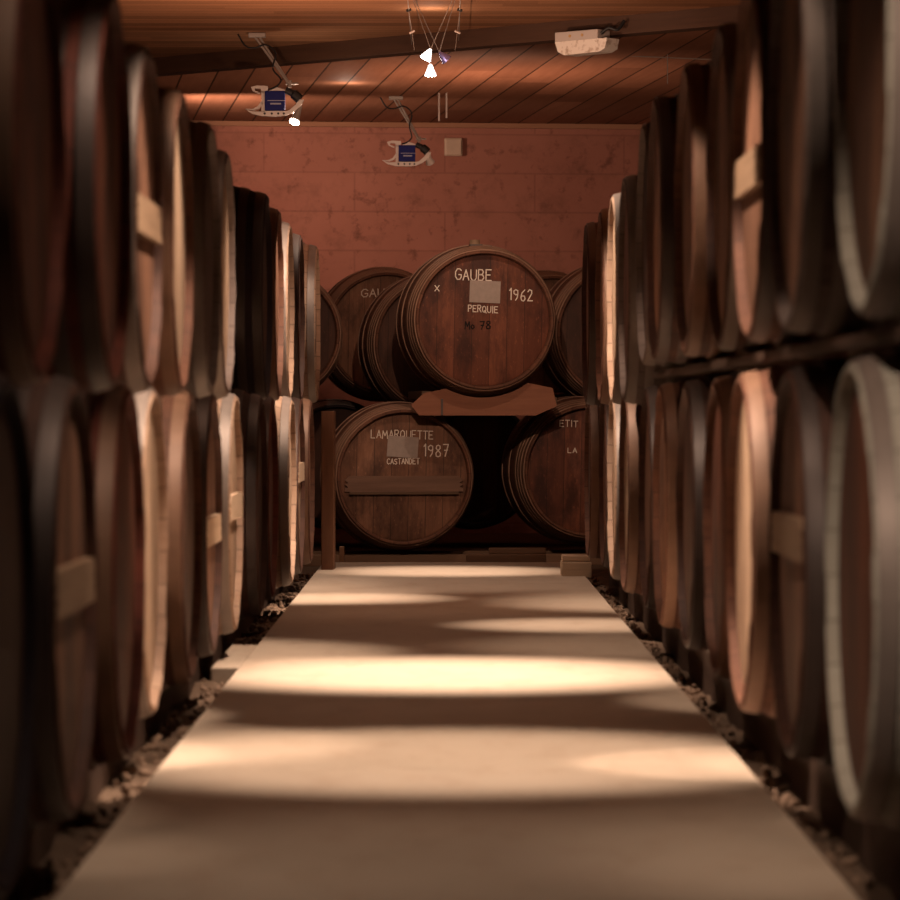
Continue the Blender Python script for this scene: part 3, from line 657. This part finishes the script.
# wall box
q = at(453, 146, 21.4); t = thing('wall_box', 'small square pale box on the end wall', 'box', (q.x, wall_y(q.x)-0.001, q.z-0.06), ROOM)
bm = bmesh.new(); box(bm, (0, -0.02, 0.06), (0.125, 0.04, 0.125), 0.010); link('box_body', bm, mat_plain('box_plastic', (0.46, 0.33, 0.24), 0.5), t)
bm = bmesh.new(); box(bm, (0, -0.042, 0.06), (0.105, 0.008, 0.105), 0.003); link('box_lid', bm, mat_plain('lid_plastic', (0.48, 0.35, 0.26), 0.5), t)
# emergency light on the beam
Ye = 15.72; q0 = at(554, 40, Ye); zt_, zm, zb = at(0, 30.5, Ye).z, at(0, 40, Ye).z, at(0, 54, Ye).z
ba = math.atan(-BS); wd = 0.34; q1 = at(594, 40, Ye)
yf = beam_y(q1.x)+0.05-0.06/math.cos(ba)                        # front plane of the beam there
nrm_ = Vector((math.sin(ba), -math.cos(ba), 0))
t = thing('emergency_light', 'white box light fitting fixed to the dark beam at right', 'light fitting', tuple(Vector((q1.x, yf, zb))+nrm_*0.103), ba)
bm = bmesh.new(); box(bm, (-0.03, 0.05, (zt_+zm)/2-zb), (wd-0.06, 0.10, zt_-zm), 0.004); link('housing', bm, WHITE, t)
bm = bmesh.new(); prism(bm, [(-wd/2, zm-zb), (wd/2, zm-zb), (wd/2-0.012, 0.02), (wd/2-0.05, 0.004), (-wd/2+0.06, 0), (-wd/2+0.02, 0.02)], 1, 0.0, 0.10)
t2 = NT('frosted_diffuser'); n_ = t2.noise(t2.obj(), 30, 4); t2.out(t2.mix(t2.ramp(n_, [(0.5, (0, 0, 0)), (0.65, (1, 1, 1))]), (0.80, 0.70, 0.62), (0.50, 0.38, 0.30)), 0.3, spec=0.5); link('diffuser', bm, t2.m, t)
for hx in (-0.07, 0.01): 
    bm = bmesh.new(); tube(bm, [(hx, 0.0, (zt_+zm)/2-zb), (hx, -0.003, (zt_+zm)/2-zb)], 0.008, 12); link('plug', bm, mat_plain('ochre_plug', (0.5, 0.3, 0.12), 0.5), t)
bm = bmesh.new(); tube(bm, curve_pts([(wd/2-0.06, 0.03, zt_-zb-0.02), (wd/2-0.01, 0.03, zt_-zb+0.005), (wd/2+0.03, 0.05, zt_-zb-0.005), (wd/2+0.05, 0.08, zt_-zb+0.04)]), 0.009, 8); link('cord', bm, BLACK, t)
# thin wires under the far ceiling at right
q0 = at(585, 54, 17.6); q1 = at(745, 61, 17.2)
bm = bmesh.new(); tube(bm, [q0, q1], 0.0035, 6); tag(link('ceiling_wire', bm, STEEL), 'thin taut wire running right from below the light fitting', 'wire')
q0 = at(667.5, 40, 17.38); bm = bmesh.new(); q1 = at(667.5, 84, 17.38); tube(bm, [(q0.x, q0.y, ZC), (q1.x, q1.y, q1.z)], 0.0028, 6)
tube(bm, [at(668, 49, 17.38), at(668, 54, 17.38)], 0.007, 8)
tag(link('drop_wire', bm, STEEL), 'thin upright wire crossing the taut wire at right', 'wire')
# debris on the dirt along the path
random.seed(8); bm = bmesh.new()
for i in range(900):
    side = random.choice((-1, 1)); y = random.uniform(4.4, 16)*S; x = (WL-random.uniform(0.02, 0.12)) if side < 0 else (WR+random.uniform(0.02, 0.085))
    r = random.uniform(0.004, 0.014); m = Matrix.Translation((x, y, -0.055)) @ Matrix.Rotation(random.uniform(0, 6), 4, Vector((random.random(), random.random(), 1))) @ Matrix.Diagonal((r*random.uniform(0.8, 1.8), r, r*0.7, 1))
    bmesh.ops.create_icosphere(bm, subdivisions=1, radius=1, matrix=m)
o = tag(link('gravel', bm, mat_plain('gravel_stone', (0.20, 0.13, 0.09), 0.9, 0.2, 0, 0.5, 20)), 'loose crumbs of dirt and gravel along both edges of the walkway', 'gravel'); o['kind'] = 'stuff'
